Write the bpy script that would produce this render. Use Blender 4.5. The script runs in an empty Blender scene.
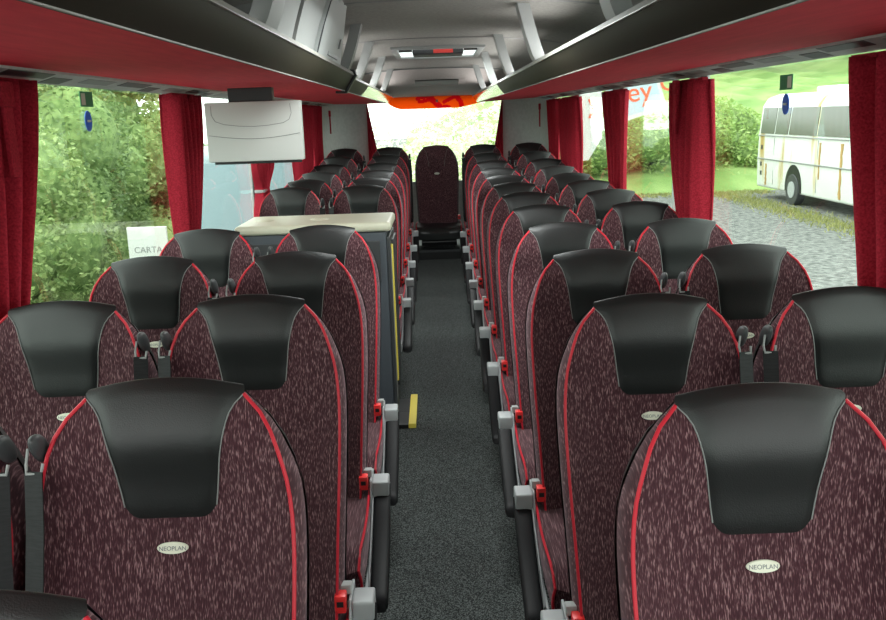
import bpy, bmesh, math, random
from math import sin, cos, pi, radians
from mathutils import Vector, Matrix
random.seed(7)
COL = bpy.context.scene.collection
S = bpy.context.scene

# ---------------------------------------------------------------- materials
def newmat(name):
    m = bpy.data.materials.new(name); m.use_nodes = True
    nt = m.node_tree; b = nt.nodes['Principled BSDF']
    return m, nt, b
def rgba(c): return (c[0], c[1], c[2], 1)
def plain(name, c, rough=.5, metal=0, spec=.5, emit=None, es=0, bump=0, bscale=200):
    m, nt, b = newmat(name)
    b.inputs['Base Color'].default_value = rgba(c)
    b.inputs['Roughness'].default_value = rough
    b.inputs['Metallic'].default_value = metal
    b.inputs['Specular IOR Level'].default_value = spec
    if emit:
        b.inputs['Emission Color'].default_value = rgba(emit); b.inputs['Emission Strength'].default_value = es
    if bump:
        tc = nt.nodes.new('ShaderNodeTexCoord'); n = nt.nodes.new('ShaderNodeTexNoise'); n.inputs['Scale'].default_value = bscale
        bp = nt.nodes.new('ShaderNodeBump'); bp.inputs['Strength'].default_value = bump; bp.inputs['Distance'].default_value = .002
        nt.links.new(tc.outputs['Object'], n.inputs['Vector']); nt.links.new(n.outputs['Fac'], bp.inputs['Height'])
        nt.links.new(bp.outputs['Normal'], b.inputs['Normal'])
    return m
def noisy(name, c1, c2, scale=(1, 1, 1), nscale=5, lo=.4, hi=.6, rough=.8, detail=3, bump=0, rot=(0, 0, 0), spec=.3, dist=.01):
    m, nt, b = newmat(name)
    tc = nt.nodes.new('ShaderNodeTexCoord'); mp = nt.nodes.new('ShaderNodeMapping')
    mp.inputs['Scale'].default_value = scale; mp.inputs['Rotation'].default_value = rot
    n = nt.nodes.new('ShaderNodeTexNoise'); n.inputs['Scale'].default_value = nscale; n.inputs['Detail'].default_value = detail
    cr = nt.nodes.new('ShaderNodeValToRGB')
    cr.color_ramp.elements[0].position = lo; cr.color_ramp.elements[1].position = hi
    cr.color_ramp.elements[0].color = rgba(c1); cr.color_ramp.elements[1].color = rgba(c2)
    L = nt.links.new
    L(tc.outputs['Object'], mp.inputs['Vector']); L(mp.outputs['Vector'], n.inputs['Vector'])
    L(n.outputs['Fac'], cr.inputs['Fac']); L(cr.outputs['Color'], b.inputs['Base Color'])
    b.inputs['Roughness'].default_value = rough; b.inputs['Specular IOR Level'].default_value = spec
    if bump:
        bp = nt.nodes.new('ShaderNodeBump'); bp.inputs['Strength'].default_value = bump; bp.inputs['Distance'].default_value = dist
        L(n.outputs['Fac'], bp.inputs['Height']); L(bp.outputs['Normal'], b.inputs['Normal'])
    return m
def seat_fabric():
    m, nt, b = newmat('patterned_seat_fabric')
    N = nt.nodes.new; L = nt.links.new
    tc = N('ShaderNodeTexCoord'); mp = N('ShaderNodeMapping')
    mp.inputs['Rotation'].default_value = (0, radians(16), 0); mp.inputs['Scale'].default_value = (560, 14, 85)
    n = N('ShaderNodeTexNoise'); n.inputs['Scale'].default_value = 1; n.inputs['Detail'].default_value = 1.2
    cr = N('ShaderNodeValToRGB'); e = cr.color_ramp.elements
    e[0].position = .42; e[0].color = (.048, .014, .020, 1); e[1].position = .72; e[1].color = (.34, .20, .21, 1)
    x = e.new(.56); x.color = (.088, .034, .042, 1)
    L(tc.outputs['Object'], mp.inputs['Vector']); L(mp.outputs['Vector'], n.inputs['Vector']); L(n.outputs['Fac'], cr.inputs['Fac'])
    n2 = N('ShaderNodeTexNoise'); n2.inputs['Scale'].default_value = 900
    mx = N('ShaderNodeMix'); mx.data_type = 'RGBA'; mx.blend_type = 'MULTIPLY'; mx.inputs[0].default_value = .5
    L(tc.outputs['Object'], n2.inputs['Vector']); L(cr.outputs['Color'], mx.inputs[6]); L(n2.outputs['Color'], mx.inputs[7])
    L(mx.outputs[2], b.inputs['Base Color'])
    b.inputs['Roughness'].default_value = .9; b.inputs['Specular IOR Level'].default_value = .2
    b.inputs['Sheen Weight'].default_value = .25; b.inputs['Sheen Tint'].default_value = (.8, .6, .65, 1)
    return m
def curtain_mat():
    m, nt, b = newmat('red_curtain_cloth')
    N = nt.nodes.new; L = nt.links.new
    tc = N('ShaderNodeTexCoord'); n = N('ShaderNodeTexNoise'); n.inputs['Scale'].default_value = 160
    cr = N('ShaderNodeValToRGB'); e = cr.color_ramp.elements
    e[0].position = .3; e[0].color = (.27, .010, .022, 1); e[1].position = .7; e[1].color = (.50, .026, .05, 1)
    L(tc.outputs['Object'], n.inputs['Vector']); L(n.outputs['Fac'], cr.inputs['Fac'])
    L(cr.outputs['Color'], b.inputs['Base Color']); b.inputs['Roughness'].default_value = .85
    b.inputs['Specular IOR Level'].default_value = .2
    tr = N('ShaderNodeBsdfTranslucent'); L(cr.outputs['Color'], tr.inputs['Color'])
    mx = N('ShaderNodeMixShader'); mx.inputs[0].default_value = .22
    L(b.outputs[0], mx.inputs[1]); L(tr.outputs[0], mx.inputs[2])
    L(mx.outputs[0], nt.nodes['Material Output'].inputs['Surface'])
    return m
def glass_mat(name, tint, gloss=.06):
    m, nt, b = newmat(name)
    N = nt.nodes.new; L = nt.links.new
    nt.nodes.remove(b)
    t = N('ShaderNodeBsdfTransparent'); t.inputs[0].default_value = rgba(tint)
    g = N('ShaderNodeBsdfGlossy'); g.inputs['Roughness'].default_value = .02; g.inputs['Color'].default_value = (1, 1, 1, 1)
    lw = N('ShaderNodeLayerWeight'); lw.inputs[0].default_value = .5
    p5 = N('ShaderNodeMath'); p5.operation = 'POWER'; p5.inputs[1].default_value = 5; L(lw.outputs['Facing'], p5.inputs[0])
    fr = N('ShaderNodeMath'); fr.operation = 'MULTIPLY_ADD'; fr.inputs[1].default_value = .5; fr.inputs[2].default_value = .035; L(p5.outputs[0], fr.inputs[0])
    mx = N('ShaderNodeMixShader')
    L(fr.outputs[0], mx.inputs[0]); L(t.outputs[0], mx.inputs[1]); L(g.outputs[0], mx.inputs[2])
    L(mx.outputs[0], nt.nodes['Material Output'].inputs['Surface'])
    return m
def leaf_mat(name, c1, c2):
    m, nt, b = newmat(name)
    N = nt.nodes.new; L = nt.links.new
    g = N('ShaderNodeNewGeometry'); cr = N('ShaderNodeValToRGB'); e = cr.color_ramp.elements
    e[0].color = rgba(c1); e[1].color = rgba(c2)
    L(g.outputs['Random Per Island'], cr.inputs['Fac']); L(cr.outputs['Color'], b.inputs['Base Color'])
    b.inputs['Roughness'].default_value = .6
    tr = N('ShaderNodeBsdfTranslucent'); L(cr.outputs['Color'], tr.inputs['Color'])
    mx = N('ShaderNodeMixShader'); mx.inputs[0].default_value = .35
    L(b.outputs[0], mx.inputs[1]); L(tr.outputs[0], mx.inputs[2])
    L(mx.outputs[0], nt.nodes['Material Output'].inputs['Surface'])
    return m

M = {}
M['fabric'] = seat_fabric()
M['leather'] = plain('black_leather', (.007, .008, .008), .40, spec=.5, bump=.25, bscale=500)
M['stitch'] = plain('grey_stitching', (.20, .21, .205), .6)
M['pipe'] = plain('red_piping', (.50, .012, .028), .45, spec=.35)
M['shell'] = plain('black_shell_plastic', (.012, .012, .013), .4, bump=.2, bscale=400)
M['rubber'] = plain('black_armrest_foam', (.006, .006, .007), .5, spec=.2)
M['silver'] = plain('light_grey_moulding', (.40, .42, .43), .4)
M['silverd'] = plain('mid_grey_frame', (.30, .31, .32), .45)
M['redplastic'] = plain('red_buckle_plastic', (.78, .03, .03), .35)
M['black'] = plain('black_plastic', (.008, .008, .009), .45)
M['web'] = noisy('black_seatbelt_webbing', (.005, .005, .006), (.010, .010, .011), (40, 40, 400), 1, .4, .6, .6)
M['cream'] = plain('cream_badge', (.68, .68, .56), .35)
M['ink'] = plain('grey_badge_lettering', (.16, .18, .18), .5)
M['carpet'] = noisy('charcoal_carpet', (.008, .010, .010), (.15, .165, .16), nscale=230, lo=.42, hi=.68, rough=.95, detail=2, bump=.5, dist=.004)
M['ceil'] = noisy('grey_ceiling_fabric', (.33, .325, .305), (.38, .375, .35), nscale=60, rough=.9)
M['ceilrear'] = noisy('pinkish_grey_ceiling', (.46, .42, .40), (.50, .46, .44), nscale=60, rough=.9)
M['rackface'] = noisy('olive_black_gloss_fascia', (.022, .019, .012), (.03, .026, .018), (3, .5, 3), 3, .3, .7, .5, spec=.14)
M['rackred'] = noisy('red_rack_underside', (.78, .03, .06), (.88, .045, .08), (6, 1.2, 6), 6, .3, .7, .75)
M['rackgloss'] = plain('glossy_olive_black', (.03, .026, .018), .08, spec=1.0)
M['rail'] = plain('champagne_rail', (.27, .265, .235), .45, spec=.3)
M['ltgrey'] = plain('light_grey_plastic', (.37, .39, .385), .5)
M['mdgrey'] = plain('mid_grey_plastic', (.25, .26, .255), .5)
M['dkgrey'] = plain('dark_grey_plastic', (.045, .047, .05), .5)
M['wallgrey'] = noisy('grey_wall_trim', (.48, .50, .49), (.53, .55, .54), nscale=30, rough=.7)
M['pillar'] = plain('pale_grey_pillar', (.46, .47, .46), .5)
M['curtain'] = curtain_mat()
M['curtaindark'] = M['curtain']
M['glass'] = glass_mat('side_window_glass', (.86, .92, .88))
M['gasket'] = plain('black_window_gasket', (.01, .01, .01), .5)
M['creamtop'] = plain('cream_laminate_top', (.62, .60, .47), .38)
M['panelblue'] = plain('slate_grey_panel', (.075, .085, .10), .5)
M['yellow'] = plain('yellow_edge_strip', (.85, .68, .10), .5)
M['monitor'] = plain('pale_monitor_casing', (.50, .51, .485), .5)
M['line'] = plain('grey_joint_line', (.2, .21, .2), .6)
M['white'] = plain('white_coach_paint', (.62, .63, .6), .4)
M['skylight'] = plain('frosted_skylight', (.8, .85, .85), .5, emit=(.85, .95, .93), es=.75)
M['redlabel'] = plain('red_label', (.7, .05, .04), .5)
M['orange'] = newmat('orange_sunstrip_film')[0]
def film(m, c):
    nt = m.node_tree; b = nt.nodes['Principled BSDF']; b.inputs['Base Color'].default_value = rgba(c); b.inputs['Roughness'].default_value = .5
    tr = nt.nodes.new('ShaderNodeBsdfTranslucent'); tr.inputs[0].default_value = rgba(c); mx = nt.nodes.new('ShaderNodeMixShader'); mx.inputs[0].default_value = .7
    nt.links.new(b.outputs[0], mx.inputs[1]); nt.links.new(tr.outputs[0], mx.inputs[2]); nt.links.new(mx.outputs[0], nt.nodes['Material Output'].inputs['Surface'])
film(M['orange'], (1.0, .27, .01))
M['orangered'] = newmat('red_sunstrip_lettering')[0]; film(M['orangered'], (.80, .0, .025))

# ---------------------------------------------------------------- helpers
def tag(o, label=None, cat=None, group=None, kind=None):
    if label: o['label'] = label
    if cat: o['category'] = cat
    if group: o['group'] = group
    if kind: o['kind'] = kind
    return o
def empty(name, loc, rz=0):
    o = bpy.data.objects.new(name, None); COL.objects.link(o); o.location = loc; o.rotation_euler.z = rz
    o.empty_display_size = .1
    return o
class MB:
    def __init__(s): s.v = []; s.f = []; s.mi = []
    def grid(s, fn, nu, nv, mi=0, flip=False):
        o = len(s.v)
        for i in range(nu + 1):
            for j in range(nv + 1): s.v.append(tuple(fn(i / nu, j / nv)))
        for i in range(nu):
            for j in range(nv):
                a = o + i * (nv + 1) + j; q = (a, a + nv + 1, a + nv + 2, a + 1)
                s.f.append(q[::-1] if flip else q); s.mi.append(mi)
        return s
    def box(s, x0, x1, y0, y1, z0, z1, mi=0):
        o = len(s.v)
        s.v += [(x0, y0, z0), (x1, y0, z0), (x1, y1, z0), (x0, y1, z0), (x0, y0, z1), (x1, y0, z1), (x1, y1, z1), (x0, y1, z1)]
        for q in [(0, 3, 2, 1), (4, 5, 6, 7), (0, 1, 5, 4), (1, 2, 6, 5), (2, 3, 7, 6), (3, 0, 4, 7)]:
            s.f.append(tuple(o + i for i in q)); s.mi.append(mi)
        return s
    def prism(s, poly, a0, a1, axis='x', mi=0):
        """poly of 2-D points extruded along axis between a0 and a1"""
        o = len(s.v); n = len(poly)
        for a in (a0, a1):
            for p, q in poly:
                s.v.append({'x': (a, p, q), 'y': (p, a, q), 'z': (p, q, a)}[axis])
        s.f.append(tuple(o + i for i in range(n))[::-1]); s.mi.append(mi)
        s.f.append(tuple(o + n + i for i in range(n))); s.mi.append(mi)
        for i in range(n):
            j = (i + 1) % n
            s.f.append((o + i, o + j, o + n + j, o + n + i)); s.mi.append(mi)
        return s
    def tube(s, pts, r, n=8, mi=0):
        o = len(s.v); P = [Vector(p) for p in pts]
        for k, p in enumerate(P):
            t = (P[min(k + 1, len(P) - 1)] - P[max(k - 1, 0)]).normalized()
            a = t.cross(Vector((0, 1, 0)) if abs(t.y) < .9 else Vector((1, 0, 0))).normalized(); b = t.cross(a)
            for i in range(n):
                w = 2 * pi * i / n; s.v.append(tuple(p + a * r * cos(w) + b * r * sin(w)))
        for k in range(len(P) - 1):
            for i in range(n):
                j = (i + 1) % n; s.f.append((o + k * n + i, o + k * n + j, o + (k + 1) * n + j, o + (k + 1) * n + i)); s.mi.append(mi)
        s.f.append(tuple(o + i for i in range(n))[::-1]); s.f.append(tuple(o + (len(P) - 1) * n + i for i in range(n))); s.mi += [mi, mi]
        return s
    def sweep(s, pts, hw, ht, side):
        """flat strap: rectangle swept, side = width direction"""
        P = [Vector(p) for p in pts]; W = Vector(side).normalized(); o = len(s.v)
        for k, p in enumerate(P):
            t = (P[min(k + 1, len(P) - 1)] - P[max(k - 1, 0)]).normalized(); nrm = t.cross(W).normalized()
            for a, b in ((-1, -1), (1, -1), (1, 1), (-1, 1)): s.v.append(tuple(p + W * hw * a + nrm * ht * b))
        for k in range(len(P) - 1):
            for i in range(4):
                j = (i + 1) % 4; s.f.append((o + k * 4 + i, o + k * 4 + j, o + k * 4 + 4 + j, o + k * 4 + 4 + i)); s.mi.append(0)
        s.f.append((o + 3, o + 2, o + 1, o)); e = o + (len(P) - 1) * 4; s.f.append((e, e + 1, e + 2, e + 3)); s.mi += [0, 0]
        return s
    def build(s, name, mats, parent=None, smooth=False, bevel=0, seg=2, merge=False, angle=40, loc=None):
        me = bpy.data.meshes.new(name); me.from_pydata(s.v, [], s.f)
        if not isinstance(mats, (list, tuple)): mats = [mats]
        for m in mats: me.materials.append(m)
        bm = bmesh.new(); bm.from_mesh(me)
        for f, i in zip(bm.faces, s.mi): f.material_index = i
        if merge: bmesh.ops.remove_doubles(bm, verts=bm.verts, dist=.0002)
        if bevel:
            eds = [e for e in bm.edges if len(e.link_faces) == 2 and e.calc_face_angle(0) > radians(35)]
            bmesh.ops.bevel(bm, geom=eds, offset=bevel, segments=seg, profile=.6, affect='EDGES', clamp_overlap=True)
        bmesh.ops.recalc_face_normals(bm, faces=bm.faces)
        if smooth:
            for f in bm.faces: f.smooth = True
            for e in bm.edges:
                if len(e.link_faces) == 2 and e.calc_face_angle(0) > radians(angle): e.smooth = False
        bm.to_mesh(me); bm.free()
        o = bpy.data.objects.new(name, me); COL.objects.link(o)
        if parent: o.parent = parent
        if loc: o.location = loc
        return o
def interp(tab, x):
    if x <= tab[0][0]: return tab[0][1]
    for (a, p), (b, q) in zip(tab, tab[1:]):
        if x <= b:
            t = (x - a) / (b - a); t = t if len(tab) < 3 else t
            return p + (q - p) * t
    return tab[-1][1]
def smooth_interp(tab, x):
    n = len(tab)
    if x <= tab[0][0]: return tab[0][1]
    if x >= tab[-1][0]: return tab[-1][1]
    for i in range(n - 1):
        if tab[i][0] <= x <= tab[i + 1][0]: break
    x0, y0 = tab[i]; x1, y1 = tab[i + 1]
    def sl(k):
        a = tab[max(k - 1, 0)]; b = tab[min(k + 1, n - 1)]; return (b[1] - a[1]) / (b[0] - a[0])
    h = x1 - x0; t = (x - x0) / h
    return (2 * t**3 - 3 * t**2 + 1) * y0 + (t**3 - 2 * t**2 + t) * h * sl(i) + (-2 * t**3 + 3 * t**2) * y1 + (t**3 - t**2) * h * sl(i + 1)
_text = {}
def text_mesh(s, size, mat, depth=.001):
    k = (s, size, mat.name, depth)
    if k not in _text:
        cu = bpy.data.curves.new('t', 'FONT'); cu.body = s; cu.size = size; cu.extrude = depth; cu.align_x = 'CENTER'; cu.align_y = 'CENTER'
        o = bpy.data.objects.new('t', cu); COL.objects.link(o); dg = bpy.context.evaluated_depsgraph_get()
        me = bpy.data.meshes.new_from_object(o.evaluated_get(dg)); me.materials.clear(); me.materials.append(mat)
        bpy.data.objects.remove(o); _text[k] = me
    return _text[k]
def text(name, s, size, mat, parent=None, loc=(0, 0, 0), rot=(pi / 2, 0, 0), depth=.001, scale=(1, 1, 1)):
    o = bpy.data.objects.new(name, text_mesh(s, size, mat, depth)); COL.objects.link(o); o.parent = parent; o.location = loc; o.rotation_euler = rot; o.scale = scale
    return o

# ---------------------------------------------------------------- seats
ZB = .46
WT = [(.44, .185), (.55, .195), (.75, .205), (.92, .213), (1.06, .215), (1.14, .209), (1.19, .199), (1.24, .182), (1.275, .159), (1.298, .134)]
BT = [(.44, .035), (.6, .05), (.85, .05), (1.05, .04), (1.2, .018), (1.3, .0), (1.34, .0)]
TT = [(.44, .09), (.8, .095), (1.1, .085), (1.2, .062), (1.27, .036), (1.32, .020)]
YT = [(.44, -.20), (.6, -.155), (.8, -.10), (.95, -.055), (1.06, -.022), (1.14, -.012), (1.22, -.016), (1.27, -.012), (1.33, -.006)]
def YC(z): return smooth_interp(YT, z)
def ztop(u): return 1.315 - .017 * u * u
def pt(u, s, d, off=0):
    z = ZB + s * (ztop(u) - ZB)
    zz = ZB + s * (1.298 - ZB)
    w = smooth_interp(WT, zz)
    x = u * (w + .012 * sin(pi * min(d, 1)) * abs(u) ** 6 * (1 - max(0, (s - .8) / .2)) + off * (abs(u) ** 8))
    yc = YC(z)
    B = smooth_interp(BT, z) * abs(u) ** 3
    roll = .024 * max(0, (s - .87) / .13) ** 2
    y = yc - B + roll + d * (smooth_interp(TT, z) + B * .6)
    kt = max(0, (s - .90) / .10) ** 2
    z += ((.007 + off) * sin(pi * d) - .006 * d * d) * kt
    x *= 1 - .09 * d * kt
    return x, y, z
def front(x, z):
    """front surface y at given x,z"""
    w = smooth_interp(WT, min(z, 1.298)); u = max(-1, min(1, x / w)); s = (z - ZB) / (ztop(u) - ZB)
    return pt(u, min(s, 1), 0)[1]
def make_seat(kind, side):
    """side: +1 = aisle lies towards +x (seats left of the aisle); kind aisle/window/rear"""
    r = empty('coach_seat', (0, 0, 0))
    lin = lambda a: 2 * a - 1
    mb = MB()
    mb.grid(lambda a, b: pt(lin(a), b, 0), 24, 34)
    for u in (-1, 1): mb.grid(lambda a, b, u=u: pt(u, b, a * .72), 6, 34, flip=(u > 0))
    mb.grid(lambda a, b: pt(lin(a), 0, b * .72), 24, 2)
    mb.grid(lambda a, b: pt(lin(a), 1, b * .72), 24, 4)
    mb.build('backrest', M['fabric'], r, smooth=True, merge=True, angle=50)
    # shell
    mb = MB()
    mb.grid(lambda a, b: pt(lin(a), b, 1, .003), 16, 20)
    for u in (-1, 1): mb.grid(lambda a, b, u=u: pt(u * 1.004, b, .70 + .3 * a, .003), 3, 20)
    mb.grid(lambda a, b: pt(lin(a), 1, .70 + .3 * b, .003), 16, 3)
    mb.grid(lambda a, b: pt(lin(a), 0, .70 + .3 * b, .003), 16, 1)
    mb.build('back_shell', M['shell'], r, smooth=True, merge=True, angle=60)
    # headrest panel
    PW = [(0, .079), (.15, .083), (.45, .091), (.7, .101), (.86, .111), (.95, .123), (1, .134)]
    def hp(a, b, lift=.006):
        aa = lin(a); zb = 1.088 + .022 * max(0, (abs(aa) - .6) / .4) ** 2.5
        u = None
        zt = 1.315 - .017 * aa * aa
        z = zb + b * (zt - zb); x = aa * smooth_interp(PW, b)
        edge = (1 - abs(aa) ** 10) * (1 - (1 - b) ** 14)
        return (x, front(x, z) - lift * edge - .0006, z)
    mb = MB(); mb.grid(hp, 22, 22)
    def over(a, b):
        x, y, z = pt(lin(a), 1, b * .74, .004)
        if b == 0:
            q = hp(a, 1); return q
        return (x, y, z + .003)
    mb.grid(over, 22, 6)
    dark = M['fabric'] if kind == 'rear' else M['leather']
    hpo = mb.build('headrest_panel', dark, r, smooth=True, merge=True, angle=70)
    if kind != 'rear': hpo['label'] = 'black leather headrest panel wrapped over the top'
    for e in (0, 1):
        P = [hp(e, k / 14) for k in range(0, 15)]
        mb = MB(); mb.tube([(x * 1.004, y - .0012, z) for x, y, z in P], .0012, 5)
        mb.build('stitching', M['stitch'], hpo, smooth=True)
    # piping
    for u in (-1, 1):
        P = [pt(u * 1.005, k / 30, -.010) for k in range(31)]
        mb = MB(); mb.tube(P, .0035, 8); mb.build('piping', M['pipe'] if kind != 'rear' else M['black'], r, smooth=True)
    # badge
    zb = 1.038; y = front(0, zb) - .0025
    mb = MB(); n = 28; tilt = .27
    for ring, (rx, dz) in enumerate(((.0275, .0), (.026, -.0022))):
        for i in range(n):
            a = 2 * pi * i / n; zz = zb + rx * .36 * sin(a); mb.v.append((rx * cos(a), front(0, zz) - .0015 + dz - .001, zz))
    for i in range(n): j = (i + 1) % n; mb.f.append((i, j, n + j, n + i)); mb.mi.append(0)
    mb.f.append(tuple(range(n, 2 * n))); mb.mi.append(0)
    bd = mb.build('badge', M['cream'], r); bd['label'] = 'small cream oval badge'
    text('lettering', 'NEOPLAN', .0105, M['ink'], bd, (0, front(0, zb) - .0052, zb - .0005), (pi / 2 - .26, 0, 0), .0003)
    # cushion
    def cz(aa, t):  # t: 0 front .. 1 back
        return .515 + .02 * abs(aa) ** 4 - .02 * (1 - t) * 0
    def cu(a, b):
        aa = lin(a); w = .219 + .006 * sin(pi * min(1, b * 1.1)) ; y = -.62 + b * .46
        rr = max(0, 1 - b / .18); z = .535 + .018 * abs(aa) ** 4 - .04 * rr ** 2.2
        return (aa * w, y - .012 * (1 - aa * aa) * (1 - b), z)
    mb = MB(); mb.grid(cu, 16, 16)
    def low(p, k): return (p[0] * (1 + .03 * sin(pi * k)), p[1], p[2] + (.425 - p[2]) * k)
    mb.grid(lambda a, b: low(cu(0, a), b), 16, 4); mb.grid(lambda a, b: low(cu(1, a), b), 16, 4)
    mb.grid(lambda a, b: low(cu(a, 0), b), 16, 4); mb.grid(lambda a, b: low(cu(a, 1), b), 16, 4)
    mb.grid(lambda a, b: (lambda p: (p[0], p[1], .425))(cu(a, b)), 16, 16)
    cs = mb.build('cushion', M['fabric'] if kind != 'rear' else M['leather'], r, smooth=True, merge=True, angle=50)
    for a in (0, 1):
        P = [low(cu(a, 1 - k / 16), 0) for k in range(17)] + [low(cu(a, 0), k / 4) for k in range(1, 5)]
        mb = MB(); mb.tube([(p[0] * 1.012, p[1] - .002, p[2] + .001) for p in P], .004, 7); mb.build('piping', M['pipe'], cs, smooth=True)
    # base
    mb = MB(); mb.prism([(-.60, .36), (-.62, .40), (-.60, .424), (-.17, .424), (-.17, .36)], -.175, .175, 'x')
    mb.build('base_frame', M['black'] if kind == 'rear' else M['silver'], r, bevel=.006)
    a = side
    if kind == 'aisle':
        # side panel, hinge, armrest, buckle on the aisle side
        mb = MB(); mb.prism([(-.10, .60), (-.20, .60), (-.235, .52), (-.30, .43), (-.56, .40), (-.56, .345), (-.10, .345)], *sorted((a * .226, a * .233)), 'x')
        mb.build('side_panel', M['silver'], r, bevel=.003)
        mb = MB(); mb.box(*sorted((a * .233, a * .288)), -.21, -.135, .535, .597)
        hb = mb.build('hinge_block', M['silver'], r, bevel=.008, seg=3, smooth=True)
        mb = MB(); mb.box(*sorted((a * .205, a * .232)), -.175, -.15, .60, .625); mb.build('latch', M['ltgrey'], hb, bevel=.003)
        # armrest: rounded pad, pointing forward and down
        def arm(t, w):
            y = -.175 - .37 * t; z = .565 - .215 * t - .02 * sin(pi * t)
            th = .020 * min(1, .6 + 2 * t, (1.02 - t) * 14 + .35)
            hw = .028 * min(1, (1.02 - t) * 16 + .5)
            ang = 2 * pi * w; c, s_ = cos(ang), sin(ang)
            c = math.copysign(abs(c) ** .6, c); s_ = math.copysign(abs(s_) ** .6, s_)
            return (a * .265 + hw * c, y + th * s_ * .5, z + th * s_)
        mb = MB(); mb.grid(arm, 26, 16)
        n0 = len(mb.v); mb.f.append(tuple(range(0, 17))); mb.mi.append(0); mb.f.append(tuple(26 * 17 + i for i in range(17))); mb.mi.append(0)
        mb.build('armrest', M['rubber'], r, smooth=True, merge=True, angle=60)
        mb = MB(); mb.prism([(-.20, .56), (-.21, .50), (-.50, .37), (-.52, .40)], *sorted((a * .2335, a * .238)), 'x'); mb.build('armrest_bracket', M['silverd'], r, bevel=.003)
    bk = MB(); bx = a * .207 if kind == 'aisle' else a * (.215 if kind == 'rear' else .12)
    bk.box(bx - .014, bx + .014, -.215, -.18, .572, .618)
    b = bk.build('buckle', M['redplastic'], r, bevel=.004, smooth=True); b['label'] = 'red seat belt buckle'
    MB().box(bx - .008, bx + .008, -.2165, -.213, .590, .604).build('slot', M['black'], b)
    # belt guide on the side away from aisle for aisle seats, towards aisle for window seats
    g = -a if kind == 'aisle' else a
    gx = g * .209
    if kind != 'rear':
        mb = MB()
        def cap(t, w):
            ph = pi * t; ang = 2 * pi * w; rr = sin(ph) ** .6
            return (gx + .0115 * rr * cos(ang), -.02 + .024 * rr * sin(ang) - .016 * cos(ph), 1.225 + .028 * cos(ph))
        mb.grid(cap, 12, 14); gd = mb.build('belt_guide', M['dkgrey'], r, smooth=True, merge=True)
        mb = MB(); mb.tube([(gx - .014, -.045, 1.207), (gx - .012, -.052, 1.192), (gx + .012, -.052, 1.192), (gx + .014, -.045, 1.207)], .003, 7)
        mb.tube([(gx - .014, -.045, 1.207), (gx - .01, -.040, 1.232)], .0026, 6)
        lp = mb.build('metal_loop', M['mdgrey'], gd, smooth=True)
        mb = MB(); mb.sweep([(gx, -.052, 1.196), (gx, -.075, 1.10), (gx + g * .004, -.115, .95), (gx + g * .006, -.16, .78), (gx + g * .004, -.20, .60), (gx - g * .006, -.205, .50)], .017, .0012, (1, .25 * g, 0))
        mb.build('belt_webbing', M['web'], r)
    # legs: unit-height mesh hanging from z=.36, scaled per row
    for yy in (-.52, -.22):
        mb = MB(); mb.box(-.16, .16, -.02, .02, -1, 0)
        l = mb.build('leg', M['black'] if kind == 'rear' else M['silverd'], r); l.location = (0, yy, .362)
    return r
def copy_seat(src, parent=None):
    c = src.copy(); COL.objects.link(c); c.parent = parent
    for ch in src.children: copy_seat(ch, c)
    return c

FL = [(-3, .08), (4.6, .08), (8.42, .36), (8.5, .36)]
def fz(y): return interp(FL, y)
def lift(k): return {8: .012, 9: .035, 10: .072, 11: .122}.get(k, 0)
proto = {}
for kd in ('aisle', 'window'):
    for sd in (-1, 1): proto[kd, sd] = make_seat(kd, sd)
proto['rear', 1] = make_seat('rear', 1)
used = set()
ordn = ['front', 'second', 'third', 'fourth', 'fifth', 'sixth', 'seventh', 'eighth', 'ninth', 'tenth', 'eleventh']
def place(kd, sd, x, y, z, label, group, rear=False):
    key = (kd, sd)
    if key in used: o = copy_seat(proto[key])
    else: o = proto[key]; used.add(key)
    o.location = (x, y, z); tag(o, label, 'seat', group)
    for ch in o.children:
        if ch.name.startswith('leg'):
            fy = y + ch.location.y
            f = PLAT if rear else max(fz(fy - .03), fz(fy + .03))
            ch.scale.z = max(.012, .362 + z - f - .001)
    return o
PLAT = .455
RY, LY, P = 1.278, 1.394, .7095
side_name = {1: 'left', -1: 'right'}
for k in range(11):
    for sd in (1, -1):
        if sd == 1 and k in (4, 5): continue
        y = (LY if sd == 1 else RY) + P * k
        for kd, x in (('aisle', .489), ('window', .965)):
            if sd == 1 and k >= 6: row = ['first', 'second', 'third', 'fourth', 'fifth'][k - 6] + ' row behind the cream topped cabinet'
            elif sd == 1: row = ordn[k] + ' row in front of the cabinet' if k < 3 else 'last row before the cream topped cabinet'
            else: row = ordn[k] + ' row right of the aisle'
            lab = ('aisle' if kd == 'aisle' else 'window') + ' seat with black headrest, ' + row
            if sd == 1: lab += ', left side'
            place(kd, sd, -sd * x, y, lift(k) - (.008 if sd < 0 else 0), lab, 'reclined coach seats %s of the aisle' % side_name[sd])
for x, sd, kd, nm in ((-.965, 1, 'window', 'rearmost seat in the left back corner, by the window'), (-.489, 1, 'window', 'back row seat immediately left of the dark central seat'),
                      (.489, -1, 'window', 'back row seat immediately right of the dark central seat'), (.965, -1, 'window', 'rearmost seat in the right back corner, by the window')):
    place(kd, sd, x, 9.17 if x < 0 else 9.09, lift(11), nm, 'seats of the rear bench row', rear=True)
place('rear', 1, .0, 9.12, lift(11) + .004, 'dark cloth central rear seat facing down the aisle', 'seats of the rear bench row', rear=True)
place('aisle', 1, -.52, .775, -.034, 'nearest seat, only its black headrest top showing at lower left corner', 'reclined coach seats left of the aisle')

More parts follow.
